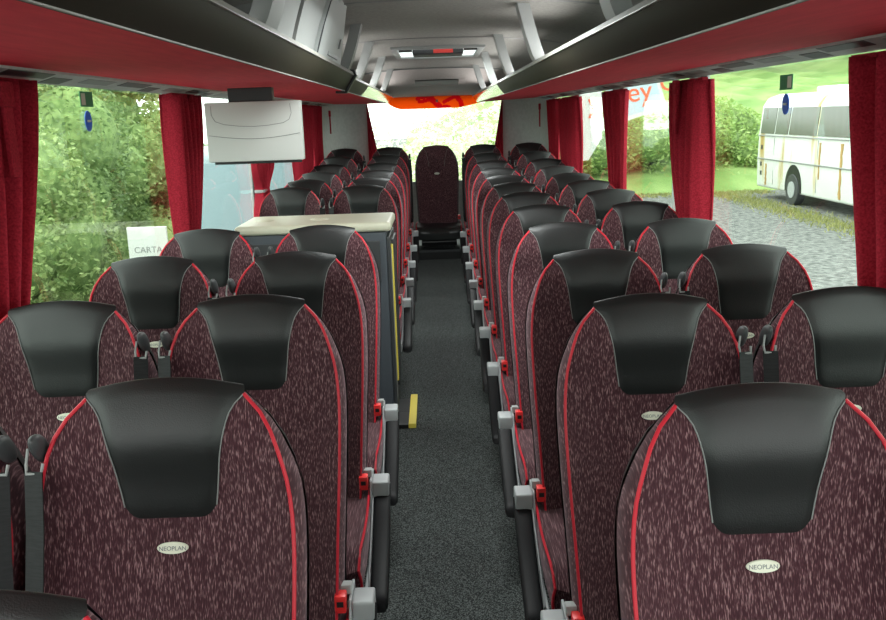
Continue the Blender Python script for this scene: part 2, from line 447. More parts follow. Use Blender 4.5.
# ---------------------------------------------------------------- shell of the coach
def struct(o): o['kind'] = 'structure'; return o
W = 1.22
mb = MB(); mb.grid(lambda a, b: (-W + 2 * W * a, -1.6 + 10.05 * b, fz(-1.6 + 10.05 * b)), 6, 60)
mb.grid(lambda a, b: (-W + 2 * W * a, -1.6 + 10.05 * b, fz(-1.6 + 10.05 * b) - .06), 6, 60)
for x in (-W, W): mb.grid(lambda a, b, x=x: (x, -1.6 + 10.05 * a, fz(-1.6 + 10.05 * a) - .06 * b), 60, 1)
struct(mb.build('floor', M['carpet'], merge=True))
mb = MB(); mb.box(-W, W, 8.45, 10.2, .28, PLAT); struct(mb.build('trim_1', M['black'], bevel=.006))
MB().box(-.25, .25, 8.440, 8.4495, PLAT - .022, PLAT - .002).build('nosing', M['dkgrey'], bpy.data.objects['trim_1'])
# ceiling
CZ = [(-1.6, 2.2), (5.0, 2.2), (6.8, 2.2), (7.9, 2.185), (8.3, 2.178), (10.0, 1.975), (10.2, 1.97)]
CS = [(0, 0), (.3, -.004), (.5, -.02), (.7, -.045), (.9, -.085), (1.05, -.13), (1.17, -.19), (1.24, -.28)]
def cpt(x, y, up=0):
    zc = interp(CZ, y); k = min(1, (zc - 1.95) / .25)
    return (x, y, zc + interp(CS, abs(x)) * k + up)
mb = MB()
mb.grid(lambda a, b: cpt(-1.24 + 2.48 * a, -1.6 + 9.7 * b), 32, 60)
mb.grid(lambda a, b: cpt(-1.24 + 2.48 * a, -1.6 + 11.8 * b, .07), 32, 60)
mb.grid(lambda a, b: cpt(-1.24 + 2.48 * a, 8.1 + 2.1 * b), 32, 20, 1)
struct(mb.build('ceiling', [M['ceil'], M['ceilrear']], smooth=True))
# transverse ceiling joint mouldings
def joint(y, h, m, n):
    mb = MB(); mb.grid(lambda a, b: cpt(-.9 + 1.8 * a, y + .03 * b, -h * sin(pi * b) - .001), 24, 6); mb.grid(lambda a, b: cpt(-.9 + 1.8 * a, y + .03 * b, .002), 24, 1)
    struct(mb.build('trim_%d' % n, m, smooth=True))
joint(5.25, .003, M['mdgrey'], 2); joint(8.09, .010, M['mdgrey'], 3); joint(3.55, .004, M['mdgrey'], 4)
# side walls below windows, window header, pillars
ZS, ZH = .95, 1.895
PY = [.45, 2.30, 4.14, 5.92, 7.72, 9.22]
n = 5
for sg, nm in ((-1, 'left'), (1, 'right')):
    x0, x1 = sorted((sg * 1.21, sg * 1.27))
    mb = MB(); mb.box(x0, x1, -1.6, 10.2, .02, ZS); struct(mb.build('wall_' + nm, M['mdgrey']))
    mb = MB(); mb.box(x0, x1, -1.6, 10.2, ZH + .02, 2.02); struct(mb.build('trim_%d' % n, M['mdgrey'])); n += 1
    for k, y in enumerate(PY):
        mb = MB(); mb.box(x0 - (.01 if sg > 0 else 0), x1 + (.01 if sg < 0 else 0), y - .05, y + .06, ZS, ZH + .02); struct(mb.build('trim_%d' % n, M['pillar'], bevel=.01)); n += 1
    # inner service strip under rack: grey band with recesses
    mb = MB(); mb.prism([(sg * 1.095, 1.905), (sg * 1.205, 1.885), (sg * 1.205, 1.94), (sg * 1.095, 1.94)], -1.0, 9.5, 'y'); so = struct(mb.build('trim_%d' % n, M['wallgrey'])); n += 1
    mbd = MB(); mbr = MB()
    y = .55
    while y < 9.0:
        def sl(y0, y1, xa, xb, m_):
            zz = lambda x: 1.905 - (x - 1.095) * (.02 / .11)
            P4 = [(sg * xa, y0, zz(xa) - .0015), (sg * xb, y0 + .03, zz(xb) - .0015), (sg * xb, y1 + .03, zz(xb) - .0015), (sg * xa, y1, zz(xa) - .0015)]
            o = len(m_.v); m_.v += P4 + [(p[0], p[1], p[2] + .004) for p in P4]
            for q in [(0, 1, 2, 3), (4, 5, 6, 7), (0, 1, 5, 4), (1, 2, 6, 5), (2, 3, 7, 6), (3, 0, 4, 7)]: m_.f.append(tuple(o + i for i in q)); m_.mi.append(0)
        sl(y, y + .28, 1.10, 1.15, mbd); sl(y + .33, y + .47, 1.13, 1.19, mbd); sl(y + .55, y + .80, 1.11, 1.16, mbr)
        y += .8775
    mbd.build('air_slot', M['dkgrey'], so); mbr.build('red_reflector_strip', M['mdgrey'], so)
wn = 1
for sg in (-1, 1):
    for k in range(len(PY) - 1):
        y0, y1 = PY[k] + .06, PY[k + 1] - .05
        x = sg * 1.235
        mb = MB(); mb.box(x - .003, x + .003, y0, y1, ZS, ZH + .02); w = struct(mb.build('window_%d' % wn, M['glass'])); wn += 1
        mb = MB()
        for (a, b, c, d) in ((y0, y0 + .022, ZS, ZH), (y1 - .022, y1, ZS, ZH), (y0, y1, ZS, ZS + .02), (y0, y1, ZH - .002, ZH + .018)): mb.box(x - .012, x + .012, a, b, c, d)
        mb.build('window_frame', M['gasket'], w)
mb = MB(); mb.box(-W, W, -1.75, -1.6, .0, .98); mb.box(-W, -1.1, -1.75, -1.65, .98, 2.2); mb.box(1.1, W, -1.75, -1.65, .98, 2.2); struct(mb.build('wall_front', M['dkgrey']))  # unseen wall behind the camera, added to darken lower reflections
mb = MB(); mb.box(-1.1, 1.1, -1.70, -1.694, .98, 2.2); struct(mb.build('window_%d' % wn, M['glass'])); wn += 1
# rear wall with window
RWY = 10.12
mb = MB(); mb.box(-W, W, RWY, RWY + .06, .0, 1.0); mb.box(-W, -.78, RWY, RWY + .06, 1.0, 2.1); mb.box(.78, W, RWY, RWY + .06, 1.0, 2.1); mb.box(-.78, .78, RWY, RWY + .06, 1.985, 2.1)
struct(mb.build('wall_rear', M['wallgrey']))
mb = MB(); mb.box(-.78, .78, RWY + .02, RWY + .026, 1.0, 1.985); w = struct(mb.build('window_%d' % wn, M['glass'])); wn += 1
mb = MB()
for q in ((-.80, -.77, 1.0, 1.985), (.77, .80, 1.0, 1.985), (-.8, .8, .98, 1.01)): mb.box(q[0], q[1], RWY - .01, RWY + .03, q[2], q[3])
mb.build('window_frame', M['pillar'], w)
for sg in (-1, 1):   # curved rear corner panels
    def cp(a, b, sg=sg, o=0):
        ang = a * pi / 2; x = .80 + .39 * cos(ang) ** .8; y = 9.22 + .88 * sin(ang) ** .8
        return (sg * (x + o), y + o, .9 + 1.03 * b)
    mb = MB(); mb.grid(cp, 20, 4); mb.grid(lambda a, b: cp(a, b, o=.015), 20, 4); struct(mb.build('trim_%d' % n, M['wallgrey'], smooth=True)); n += 1

# ---------------------------------------------------------------- luggage racks
def rack(sg, y0, y1, zs, zt, xs, xt, label, red=True, narrow=0):
    r = empty('luggage_rack', (sg * .8, (y0 + y1) / 2, zs)); cx, cy, czz = r.location
    def L(x, y, z): return (sg * x - cx, y - cy, z - czz)
    mb = MB(); N = 24
    # underside
    mb.grid(lambda a, b: L(xs + (1.10 - xs) * a, y0 + (y1 - y0) * b, zs + (1.912 - zs) * a), 8, 12)
    for yy in (y0, y1): mb.grid(lambda a, b, yy=yy: L(xs + (1.10 - xs) * a, yy, zs + .018 * b + (1.912 - zs) * a), 8, 1)
    mb.grid(lambda a, b: L(1.10, y0 + (y1 - y0) * a, 1.912 + .018 * b), 12, 1)
    u = mb.build('underside', M['rackred'], r, merge=True); u['label'] = 'red underside'
    mb = MB()
    for o_ in (.0182, .024): mb.grid(lambda a, b, o_=o_: L(xs + (1.10 - xs) * a, y0 + (y1 - y0) * b, zs + o_ + (1.912 - zs) * a), 8, 12)
    mb.build('shelf', M['mdgrey'], r)
    # fascia (slightly convex)
    YG = 6.0
    for nm_, ya_, yb_, mt_ in (('fascia', y0, min(y1, YG), 'rackface'), ('glossy_fascia', max(y0, YG), y1, 'rackgloss')):
        if yb_ <= ya_: continue
        def fa(a, b, o=0):
            x = xs + (xt - xs) * b - .004 * sin(pi * b) + o; return L(x, ya_ + (yb_ - ya_) * a, zs + (zt - zs) * b)
        mb = MB(); mb.grid(fa, 12, 8); mb.grid(lambda a, b: fa(a, b, .012), 12, 8)
        for e in (0, 1):
            mb.grid(lambda a, b, e=e: fa(a, e, .012 * b), 12, 1); mb.grid(lambda a, b, e=e: fa(e, a, .012 * b), 8, 1)
        f = mb.build(nm_, M[mt_], r, smooth=True, merge=True); f['label'] = 'olive black fascia' if nm_ == 'fascia' else 'mirror glossy rear stretch of the fascia'
    mb = MB(); mb.tube([L(xs - .001, y0, zs - .001), L(xs - .001, y1, zs - .001)], .0022, 6); mb.build('trim_line', M['rail'], r)
    mb = MB()
    PR = [(xt - .006, zt), (xt + .004, zt + .018), (xt + .03, zt + .024), (xt + .045, zt + .012), (xt + .02, zt - .004)]
    mb.prism([(sg * p - cx, q - czz) for p, q in PR], y0 - cy, y1 - cy, 'y'); mb.build('top_rail', M['rail'], r, bevel=.003)
    return r, L, xt
def strut(r, L, xt, zt, sg, y, w=.11, top=.33, m='ltgrey', wt=None):
    # curved hanger between rail and ceiling
    mb = MB(); wt = wt or w * .9
    yt = y - .10
    def fs(a, b, dx=0):
        t = b; x = xt + .012 + (top - xt) * t ** .8 + dx; z = zt + .012 + (2.198 - zt - .012) * t
        hw = (w + (wt - w) * t) ; return L(x, y + (yt - y) * t + (a - .5) * hw, z)
    mb.grid(fs, 4, 10); mb.grid(lambda a, b: fs(a, b, .05), 4, 10)
    for e in (0, 1): mb.grid(lambda a, b, e=e: fs(e, b, .05 * a), 3, 10); mb.grid(lambda a, b, e=e: fs(a, e, .05 * b), 4, 3)
    return mb.build('strut', M[m], r, smooth=True, merge=True)
rr, LR, xt = rack(1, -.6, 9.72, 1.881, 1.948, .47, .42, '')
tag(rr, 'long luggage rack with red underside along the right side windows', 'luggage rack')
for y in (-.2, 2.2, 3.85, 5.25, 6.6, 8.0): strut(rr, LR, .42, 1.948, 1, y)
rl, LL, xt = rack(-1, -.6, 4.62, 1.894, 1.97, .47, .42, '')
tag(rl, 'near left luggage rack with red underside, ending above the cream topped cabinet', 'luggage rack')
for y in (-.2, 2.35): strut(rl, LL, .42, 1.97, -1, y, w=.16)
# grey filler panels and light end cabinet above the left rack
def filler(y0, y1, m, name, dx=0, par=rl, L=LL):
    mb = MB()
    def fs(a, b, o=0):
        x = .435 + dx - .09 * b ** 1.2 + o; return L(x, y0 + (y1 - y0) * a - (.10 + (.38 * a if name == 'end_cabinet' else 0)) * b ** 1.3, 1.985 + .213 * b)
    mb.grid(fs, 6, 10); mb.grid(lambda a, b: fs(a, b, .5 if name == 'end_cabinet' else .03), 6, 10)
    for e in (0, 1): mb.grid(lambda a, b, e=e: fs(e, b, (.5 if name == 'end_cabinet' else .03) * a), 4, 10); mb.grid(lambda a, b, e=e: fs(a, e, .03 * b), 4, 2)
    return mb.build(name, M[m], par, smooth=True, merge=True)
filler(2.47, 2.84, 'mdgrey', 'filler_panel', .02); filler(2.86, 3.28, 'mdgrey', 'filler_panel', .012)
ec = filler(3.29, 4.12, 'ltgrey', 'end_cabinet', 0); ec['label'] = 'light grey end cabinet with small lock'
def onpan(y, b, o): x = .435 - .09 * b ** 1.2 - o; return LL(x, y - (.10 + .38 * (y - 3.29) / .83) * b ** 1.3, 1.985 + .213 * b)
mb = MB(); mb.tube([onpan(3.95, .32, -.004), onpan(3.95, .32, .006)], .009, 12); mb.tube([onpan(3.95, .32, .004), onpan(3.96, .44, .006)], .004, 8); mb.build('lock', M['mdgrey'], ec, smooth=True)
mb = MB(); mb.sweep([onpan(3.60, .12, .001), onpan(3.95, .12, .001)], .008, .003, (0, 0, 1)); mb.build('handle_recess', M['mdgrey'], ec)
mb = MB(); mb.sweep([onpan(3.30, 0.02, .0), onpan(3.30, .5, .0), onpan(3.30, 1, .0)], .004, .003, (0, 1, 0)); mb.build('seam', M['dkgrey'], ec)
# black end strap
mb = MB()
def es(a, b):
    pr = [(.52, 1.888), (.468, 1.886), (.448, 1.92), (.414, 1.97), (.42, 1.992), (.47, 1.998), (.52, 1.96)]
    t = a * (len(pr) - 1); i = min(int(t), len(pr) - 2); u = t - i; x = pr[i][0] * (1 - u) + pr[i + 1][0] * u; z = pr[i][1] * (1 - u) + pr[i + 1][1] * u
    return LL(x - .004, 4.60 + .07 * b, z)
mb.grid(es, 18, 3); e_ = mb.build('end_strap', M['black'], rl, smooth=True)
md = e_.modifiers.new('s', 'SOLIDIFY'); md.thickness = .012; md.offset = 0
r3, L3, _ = rack(-1, 4.74, 9.72, 1.900, 1.962, .50, .445, '')
tag(r3, 'rear left luggage rack behind the black strapped joint, reaching the back window', 'luggage rack')
for y in (5.45, 6.75, 8.1): strut(r3, L3, .445, 1.962, -1, y, top=.34)
strut(rl, LL, .42, 1.97, -1, 4.45, w=.10, m='mdgrey')

# ---------------------------------------------------------------- curtains
def curtain(sg, y0, y1, yb0, yb1, zt, zb, label, waves=5, amp=.031, tie=None, x=1.186, mid=None):
    r = empty('curtain', (sg * x, (y0 + y1) / 2, zb))
    ox, oy, oz = r.location
    ph = random.random() * 6
    def fn(a, b):
        z = zt + (zb - zt) * b
        k = b ** 1.3
        l = y0 + (yb0 - y0) * k; h = y1 + (yb1 - y1) * k
        if tie:
            g = math.exp(-((z - tie) / .10) ** 2); c = l * .8 + h * .2; l += (c + .02 - l) * g * .8; h += (c + .12 - h) * g * .8
        y = l + (h - l) * (a + .018 * sin(2 * pi * waves * a + 1.3 + b))
        am = amp * (1 + .35 * sin(3 * b + ph)) 
        xx = x + am * sin(2 * pi * waves * a + ph + .5 * sin(2.2 * b + a * 5)) + .3 * am * sin(4 * pi * waves * a + 2 * ph + b) + (.005 * sin(40 * b) * (b > .97))
        return (sg * xx - ox, y - oy, z - oz)
    mb = MB(); mb.grid(fn, 120, 30); o = mb.build('cloth', M['curtain'], r, smooth=True, angle=180)
    md = o.modifiers.new('s', 'SOLIDIFY'); md.thickness = .003
    mb = MB(); mb.box(sg * x - ox - .012, sg * x - ox + .012, y0 - oy, y1 - oy, zt - oz - .004, zt - oz + .008); mb.build('heading_tape', M['curtain'], r)
    if tie:
        c = (y0 + (yb0 - y0) * ((zt - tie) / (zt - zb)) ** 1.3)
        P = [fn(i / 10, (zt - tie) / (zt - zb)) for i in range(11)]
        ys = [p[1] for p in P]; mb = MB(); y_a, y_b = min(ys) - .005, max(ys) + .005
        zz = tie - oz
        mb.box(-.032, .032, y_a, y_b, zz - .011, zz + .011); t = mb.build('tie_band', M['ltgrey'], r, bevel=.006, smooth=True); t['label'] = 'pale tie band'
    return tag(r, label, 'curtain', 'red curtains at the side windows' )
curtain(-1, 2.05, 2.575, 2.10, 2.27, 1.885, 1.02, 'nearest red curtain at the left edge, beside the hedge window', 5, .034)
curtain(-1, 3.95, 4.33, 3.92, 4.02, 1.885, 1.00, 'second red curtain on the left, just left of the hanging monitor', 6)
curtain(-1, 5.62, 6.42, 5.64, 6.15, 1.885, 1.02, 'red curtain with a pale tie, seen below the hanging monitor', 6, tie=1.30)
curtain(-1, 7.38, 8.20, 7.50, 8.0, 1.885, 1.02, 'left side red curtain just right of the hanging monitor', 6)
curtain(-1, 8.35, 9.10, 8.55, 9.10, 1.885, 1.02, 'last red curtain on the left, against the rear corner panel', 5)
curtain(1, 1.80, 2.52, 1.9, 2.36, 1.87, 1.00, 'nearest dark red curtain at the right edge of the view', 5, .034)
curtain(1, 3.90, 4.33, 3.88, 4.02, 1.87, 1.00, 'wide red curtain between the hillside view and the parked coach window', 5, .034)
curtain(1, 5.50, 6.16, 5.50, 5.80, 1.87, 1.02, 'red curtain on the right, just left of the lettered banner', 5)
curtain(1, 7.34, 8.15, 7.36, 7.9, 1.87, 1.02, 'right side red curtain fourth from the front, before the last one', 5)
curtain(1, 8.38, 9.10, 8.5, 9.05, 1.87, 1.02, 'last red curtain on the right, against the rear corner panel', 4)
for sg, nm in ((-1, 'left'), (1, 'right')):
    r = empty('curtain', (sg * .75, 10.02, 1.0)); 
    def rc(a, b, sg=sg):
        z = .95 - .95 * b; hw = .012 + .075 * b ** 1.2 if b < .6 else .053 + .0 * b
        hw = .01 + .09 * min(1, b * 1.6); return (sg * (.02 - .13 * min(1, b * 1.3) * (a)) , .008 * sin(a * 18), z)
    MBc = MB(); MBc.grid(rc, 30, 16); o = MBc.build('cloth', M['curtain'], r, smooth=True, angle=180); md = o.modifiers.new('s', 'SOLIDIFY'); md.thickness = .003
    tag(r, 'small red curtain at the %s edge of the rear window' % nm, 'curtain')
# red strap holders on pillars
for sg, y, x, z, lab in ((-1, 2.30, 1.118, 1.83, 'red strap hanging on the nearest left curtain'), (1, 4.12, 1.118, 1.83, 'red strap hanging on the wide right curtain'),
                      (-1, 9.50, 1.13, 1.80, 'red strap on the left rear corner panel'), (1, 9.50, 1.13, 1.80, 'red strap on the right rear corner panel')):
    r = empty('curtain_strap', (sg * x, y, z))
    MB().box(-.006, .006, -.022, .022, -.20, -.02).build('strap', M['curtain'], r, bevel=.003)
    MB().box(-.010, .010, -.034, .034, -.02, .045).build('clip', M['curtain'], r, bevel=.006)
    tag(r, lab, 'strap')

# ---------------------------------------------------------------- hanging monitor
r = empty('hanging_monitor', (-.745, 3.6, 1.832))
MB().box(-.195, .195, -.02, .022, -.238, 0).build('casing', M['monitor'], r, bevel=.006, smooth=True)
def mcurve(y0, pts): return pts
mb = MB()
mb.tube([(-.185 + .37 * k / 20, -.0205, -.130 - .018 * sin(pi * k / 20)) for k in range(21)], .0013, 5)
P = [(-.16, -.02)] + [(-.165 + .005 * 0, -.02 - .04 * k / 4) for k in range(1, 4)]
P = [(-.168, -.012), (-.168, -.05), (-.155, -.075), (-.12, -.088), (-.06, -.096), (0, -.099), (.06, -.096), (.12, -.088), (.145, -.075), (.156, -.05), (.152, -.012)]
mb.tube([(x, -.0205, z) for x, z in P], .0011, 5); mb.build('moulded_line', M['line'], r)
mb = MB(); mb.box(-.10, .08, .0, .05, .0, .055); mb.build('mounting_bracket', M['black'], r, bevel=.004)
MB().box(-.18, .18, .0222, .0235, -.25, -.02).build('screen', M['black'], r)
tag(r, 'folded down monitor with blank pale casing hanging under the left rack', 'monitor')

# ---------------------------------------------------------------- stair guard cabinet
r = empty('stair_cabinet', (-.7, 4.18, .08)); O = Vector(r.location)
def bxl(mb, x0, x1, y0, y1, z0, z1): return mb.box(x0 - O.x, x1 - O.x, y0 - O.y, y1 - O.y, z0 - O.z, z1 - O.z)
bxl(MB(), -1.02, -.268, 4.22, 4.64, .085, 1.205).build('body', M['panelblue'], r, bevel=.01)
mb = MB(); bxl(mb, -1.01, -.240, 4.20, 4.66, 1.205, 1.252); ct = mb.build('worktop', M['creamtop'], r, bevel=.022, seg=4, smooth=True); ct['label'] = 'cream rounded top'
mb = MB()
def dome(x, y):
    def f(a, b): return (x - O.x + .05 * sin(a * pi / 2) * cos(2 * pi * b), y - O.y + .05 * sin(a * pi / 2) * sin(2 * pi * b), 1.249 - O.z + .012 * cos(a * pi / 2))
    mb.grid(f, 6, 20)
dome(-.62, 4.43); dome(-.90, 4.43); mb.build('lid', M['creamtop'], ct, smooth=True, merge=True)
bxl(MB(), -.2675, -.250, 4.225, 4.635, .26, 1.175).build('side_panel', M['dkgrey'], r, bevel=.006)
bxl(MB(), -.2499, -.247, 4.235, 4.262, .34, 1.12).build('inset_panel', M['mdgrey'], r, bevel=.002)
bxl(MB(), -.2499, -.240, 4.27, 4.305, .42, 1.13).build('edge_strip', M['yellow'], r, bevel=.003)
bxl(MB(), -.2499, -.238, 4.32, 4.58, .38, 1.15).build('door_edge', M['dkgrey'], r, bevel=.003)
bxl(MB(), -1.0, -.30, 4.208, 4.2195, .95, 1.16).build('front_tray', M['dkgrey'], r, bevel=.004)
tag(r, 'slate grey cabinet with cream top guarding the left stairwell', 'cabinet')
r = empty('stair_step', (-.30, 4.83, .081))
MB().box(-.09, .09, -.14, .44, 0, .022).build('tread', M['black'], r, bevel=.003)
MB().box(.0905, .132, -.36, .44, 0, .027).build('nosing', M['yellow'], r, bevel=.003)
MB().box(-.09, .09, -.36, -.141, 0, .022).build('tread', M['black'], r, bevel=.003)
tag(r, 'black stair tread with yellow edge jutting into the aisle', 'step')

# ---------------------------------------------------------------- roof hatches, vent, sun strip
def hatch(y, label):
    zc = interp(CZ, y + .4)
    r = empty('roof_hatch', (.03, y, zc))
    mb = MB()
    for q in ((-.31, .31, 0, .05), (-.31, .31, .90, .95), (-.31, -.27, .05, .90), (.27, .31, .05, .90)): mb.box(q[0], q[1], q[2], q[3], -.022, .01)
    mb.build('frame', M['ltgrey'], r, bevel=.006)
    mb = MB(); mb.box(-.27, .27, .05, .90, -.010, -.004); mb.build('skylight_pane', M['skylight'], r)
    mb = MB(); mb.box(-.17, .17, .10, .38, -.05, -.0105); b = mb.build('release_bar', M['dkgrey'], r, bevel=.012)
    MB().box(-.03, .10, .0985, .0998, -.042, -.018).build('red_label', M['redlabel'], b)
    MB().box(-.26, -.172, .06, .12, -.03, -.0105).build('hinge', M['black'], r); MB().box(.172, .26, .06, .12, -.03, -.0105).build('hinge', M['black'], r)
    return tag(r, label, 'roof hatch')
hatch(5.85, 'far roof hatch with dark release bar and red label above aisle')
hatch(2.40, 'near roof hatch whose pale pane just shows at the top of the view')
r = empty('ceiling_vent', (.03, 9.1, 2.1))
mb = MB(); 
def vf(a, b, o=0): 
    x = -.22 + .44 * a; y = 8.86 + .30 * b; p = cpt(x, y, -.016 - o); return (p[0], p[1] - 9.1, p[2] - 2.1)
mb.grid(vf, 6, 4); mb.grid(lambda a, b: vf(a, b, -.012), 6, 4); mb.build('grille', M['black'], r)
mb = MB()
for (xa, xb, ya, yb) in ((-.30, .30, 8.74, 8.86), (-.30, -.22, 8.86, 9.16), (.22, .30, 8.86, 9.16), (-.30, .30, 9.16, 9.28)):
    def vg(a, b, o=0):
        x = xa + (xb - xa) * a; y = ya + (yb - ya) * b; d = min(1, max(0, (abs(x) - .22) / .08)) ; e = min(1, max(0, (8.93 - y) / .13, (y - 9.15) / .11)); k = max(d, e)
        p = cpt(x, y, -.010 * (1 - k) - .001 - o); return (p[0], p[1] - 9.1, p[2] - 2.1)
    mb.grid(vg, 6, 4)
mb.build('surround', M['ceilrear'], r)
tag(r, 'dark rectangular vent in the pinkish rear ceiling', 'vent')
# orange sun strip at the top of the rear window
r = empty('sun_strip', (.03, 10.1175, 1.903))
mb = MB(); top = .085
BL = [([(-.22, .045), (-.19, .062), (-.12, .066), (-.05, .05)], .018), ([(-.20, .01), (-.14, .018), (-.08, .034)], .016), ([(-.08, .05), (-.02, .0), (.03, -.045)], .026),
      ([(.08, .0), (.14, .03), (.20, .055), (.25, .045)], .017), ([(.23, .05), (.27, .0), (.285, -.055)], .022), ([(.05, -.05), (.11, -.045), (.14, -.055)], .012)]
def sd(p, a, b):
    ax, az = a; bx_, bz = b; t = max(0, min(1, ((p[0] - ax) * (bx_ - ax) + (p[1] - az) * (bz - az)) / ((bx_ - ax) ** 2 + (bz - az) ** 2)))
    return math.hypot(p[0] - ax - t * (bx_ - ax), p[1] - az - t * (bz - az))
def isred(p): return any(sd(p, q[k], q[k + 1]) < w_ * 1.25 for q, w_ in BL for k in range(len(q) - 1))
xs_ = [-.56 + 1.13 * k / 150 for k in range(151)]
def lo_(x): return -.068 + .068 * max(0, (-.38 - x) / .18) ** 2 + .07 * max(0, (x - .22) / .35) ** 1.3
def hi_(x): return top - .0 * x - .05 * max(0, (abs(x) - .5) / .07) ** 2
for yy in (0, .002):
    o0 = len(mb.v)
    for x in xs_:
        for k in range(21): mb.v.append((x, yy, lo_(x) + (hi_(x) - lo_(x)) * k / 20))
    for i_ in range(150):
        for k in range(20):
            a_ = o0 + i_ * 21 + k; c_ = ((xs_[i_] + xs_[i_ + 1]) / 2, (mb.v[a_][2] + mb.v[a_ + 1][2]) / 2)
            mb.f.append((a_, a_ + 21, a_ + 22, a_ + 1)); mb.mi.append(1 if isred(c_) else 0)
mb.build('film', [M['orange'], M['orangered']], r)
MB().box(-.012, .012, -.010, .0, .0, .03).build('catch', M['mdgrey'], r)
tag(r, 'orange translucent strip with red shapes across the top of the rear window', 'window strip')

# window stickers
def stk(sg, y, z):
    r = empty('window_sticker', (sg * 1.229, y, z))
    MB().box(-.0012, .0012, -.055, .055, -.026, .026).build('green_panel', GREEN, r)
    mb = MB(); mb.box(-sg * .0012 - .0008, -sg * .0012 + .0008, -.048, -.014, -.02, .02); mb.build('pictogram', M['cream'], r)
    tag(r, 'green and white exit pictogram sticker high on the %s window' % ('left' if sg < 0 else 'right'), 'sticker')
    r = empty('window_sticker', (sg * 1.229, y - .005, z - .075))
    mb = MB(); n = 24; mb.prism([(.030 * cos(2 * pi * i / n), .036 * sin(2 * pi * i / n)) for i in range(n)], -.0012, .0012, 'x'); mb.build('blue_disc', BLUE, r)
    mb = MB(); mb.tube([(-sg * .0018, -.012, 0), (-sg * .0018, .012, 0)], .004, 6); mb.build('white_mark', M['cream'], r)
    tag(r, 'round blue safety sticker below the green one, %s window' % ('left' if sg < 0 else 'right'), 'sticker')
GREEN = plain('green_sticker', (.03, .22, .09), .5); BLUE = plain('blue_sticker', (.02, .12, .65), .5)
stk(-1, 3.12, 1.848); stk(1, 3.11, 1.825)

# ================================================================ outside
GZ = -1.3
GR = noisy('grey_gravel', (.07, .073, .07), (.21, .215, .205), nscale=7, lo=.35, hi=.65, rough=.95, detail=9)
GRASS = noisy('bright_hill_grass', (.13, .23, .06), (.27, .37, .13), nscale=.5, lo=.35, hi=.65, rough=.9, detail=8, bump=.6, dist=.2)
mb = MB(); mb.grid(lambda a, b: (-60 + 120 * a, -30 + 160 * b, GZ), 20, 20); g = mb.build('ground', GR); g['kind'] = 'structure'
VERGE = noisy('weedy_verge_soil', (.10, .09, .05), (.20, .24, .06), nscale=2.5, lo=.4, hi=.6, rough=.95, detail=8)
mb = MB()
def hill(a, b):
    x = -2 + 62 * a; y = 31.5 + 55 * b - .25 * max(0, x - 14); h = 8.8 * (b * 1.15) ** .8 * (1 + .12 * sin(x * .21)) * min(1, .25 + .08 * max(x, 0))
    return (x, y, GZ - .02 + h + .25 * sin(x * .9 + 3 * b) * b + .15 * sin(x * 2.1 + 40 * b) * min(1, 6 * b))
mb.grid(hill, 80, 50); h = mb.build('hillside', GRASS, smooth=True, angle=180); h['kind'] = 'structure'

def foliage(name, cx, cy, cz, rx, ry, rz, nleaf, size, mat, label, group=None, cat='bush', stem=None, core=True):
    r = empty(name, (cx, cy, GZ))
    mb = MB(); rnd = random.Random(int(cx * 97 + cy * 31) & 0xffff)
    lobes = [(rnd.uniform(-.75, .75) * rx, rnd.uniform(-.7, .7) * ry, rnd.uniform(-.7, .7) * rz, rnd.uniform(.35, .6)) for _ in range(16)]
    for i in range(nleaf):
        l = lobes[rnd.randrange(16)]
        v = Vector((rnd.gauss(0, 1), rnd.gauss(0, 1), rnd.gauss(0, 1))).normalized() * (rnd.random() ** .33 * .25 + .78)
        p = Vector((l[0] + v.x * rx * l[3], l[1] + v.y * ry * l[3], l[2] + v.z * rz * l[3] + cz - GZ))
        if p.z < .02: p.z = .02 + rnd.random() * .3
        s = size * rnd.uniform(.6, 1.3)
        a = Vector((rnd.gauss(0, 1), rnd.gauss(0, 1), rnd.gauss(0, .6))).normalized(); b = a.cross(Vector((rnd.gauss(0, 1), rnd.gauss(0, 1), rnd.gauss(0, 1)))).normalized()
        o = len(mb.v); mb.v += [tuple(p - a * s), tuple(p + b * s * .45), tuple(p + a * s), tuple(p - b * s * .45)]; mb.f.append((o, o + 1, o + 2, o + 3)); mb.mi.append(0)
    me = bpy.data.meshes.new('foliage'); me.from_pydata(mb.v, [], mb.f); me.materials.append(mat)
    o = bpy.data.objects.new('foliage', me); COL.objects.link(o); o.parent = r
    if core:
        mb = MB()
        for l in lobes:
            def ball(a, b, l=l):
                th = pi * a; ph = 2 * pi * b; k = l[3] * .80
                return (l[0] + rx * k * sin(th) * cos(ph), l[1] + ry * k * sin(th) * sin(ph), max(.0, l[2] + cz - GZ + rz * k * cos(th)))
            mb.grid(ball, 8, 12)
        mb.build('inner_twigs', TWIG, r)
    mb = MB(); mb.tube([(0, 0, 0), (.05, .03, (cz - GZ) * .5), (0, 0, cz - GZ)], .05 if rz < 2.5 else .14, 8); mb.build('stem', BARK, r)
    return tag(r, label, cat, group)
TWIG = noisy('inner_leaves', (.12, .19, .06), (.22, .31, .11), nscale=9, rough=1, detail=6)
BARK = noisy('brown_bark', (.05, .035, .02), (.1, .07, .05), nscale=20, rough=.9)
LF1 = leaf_mat('hedge_leaves', (.13, .22, .06), (.42, .52, .21)); LF2 = leaf_mat('yellow_green_leaves', (.26, .33, .09), (.55, .58, .26)); LF3 = leaf_mat('dark_hedge_leaves', (.08, .15, .045), (.28, .39, .15))
LF4 = leaf_mat('bright_bank_leaves', (.24, .38, .10), (.46, .58, .22))
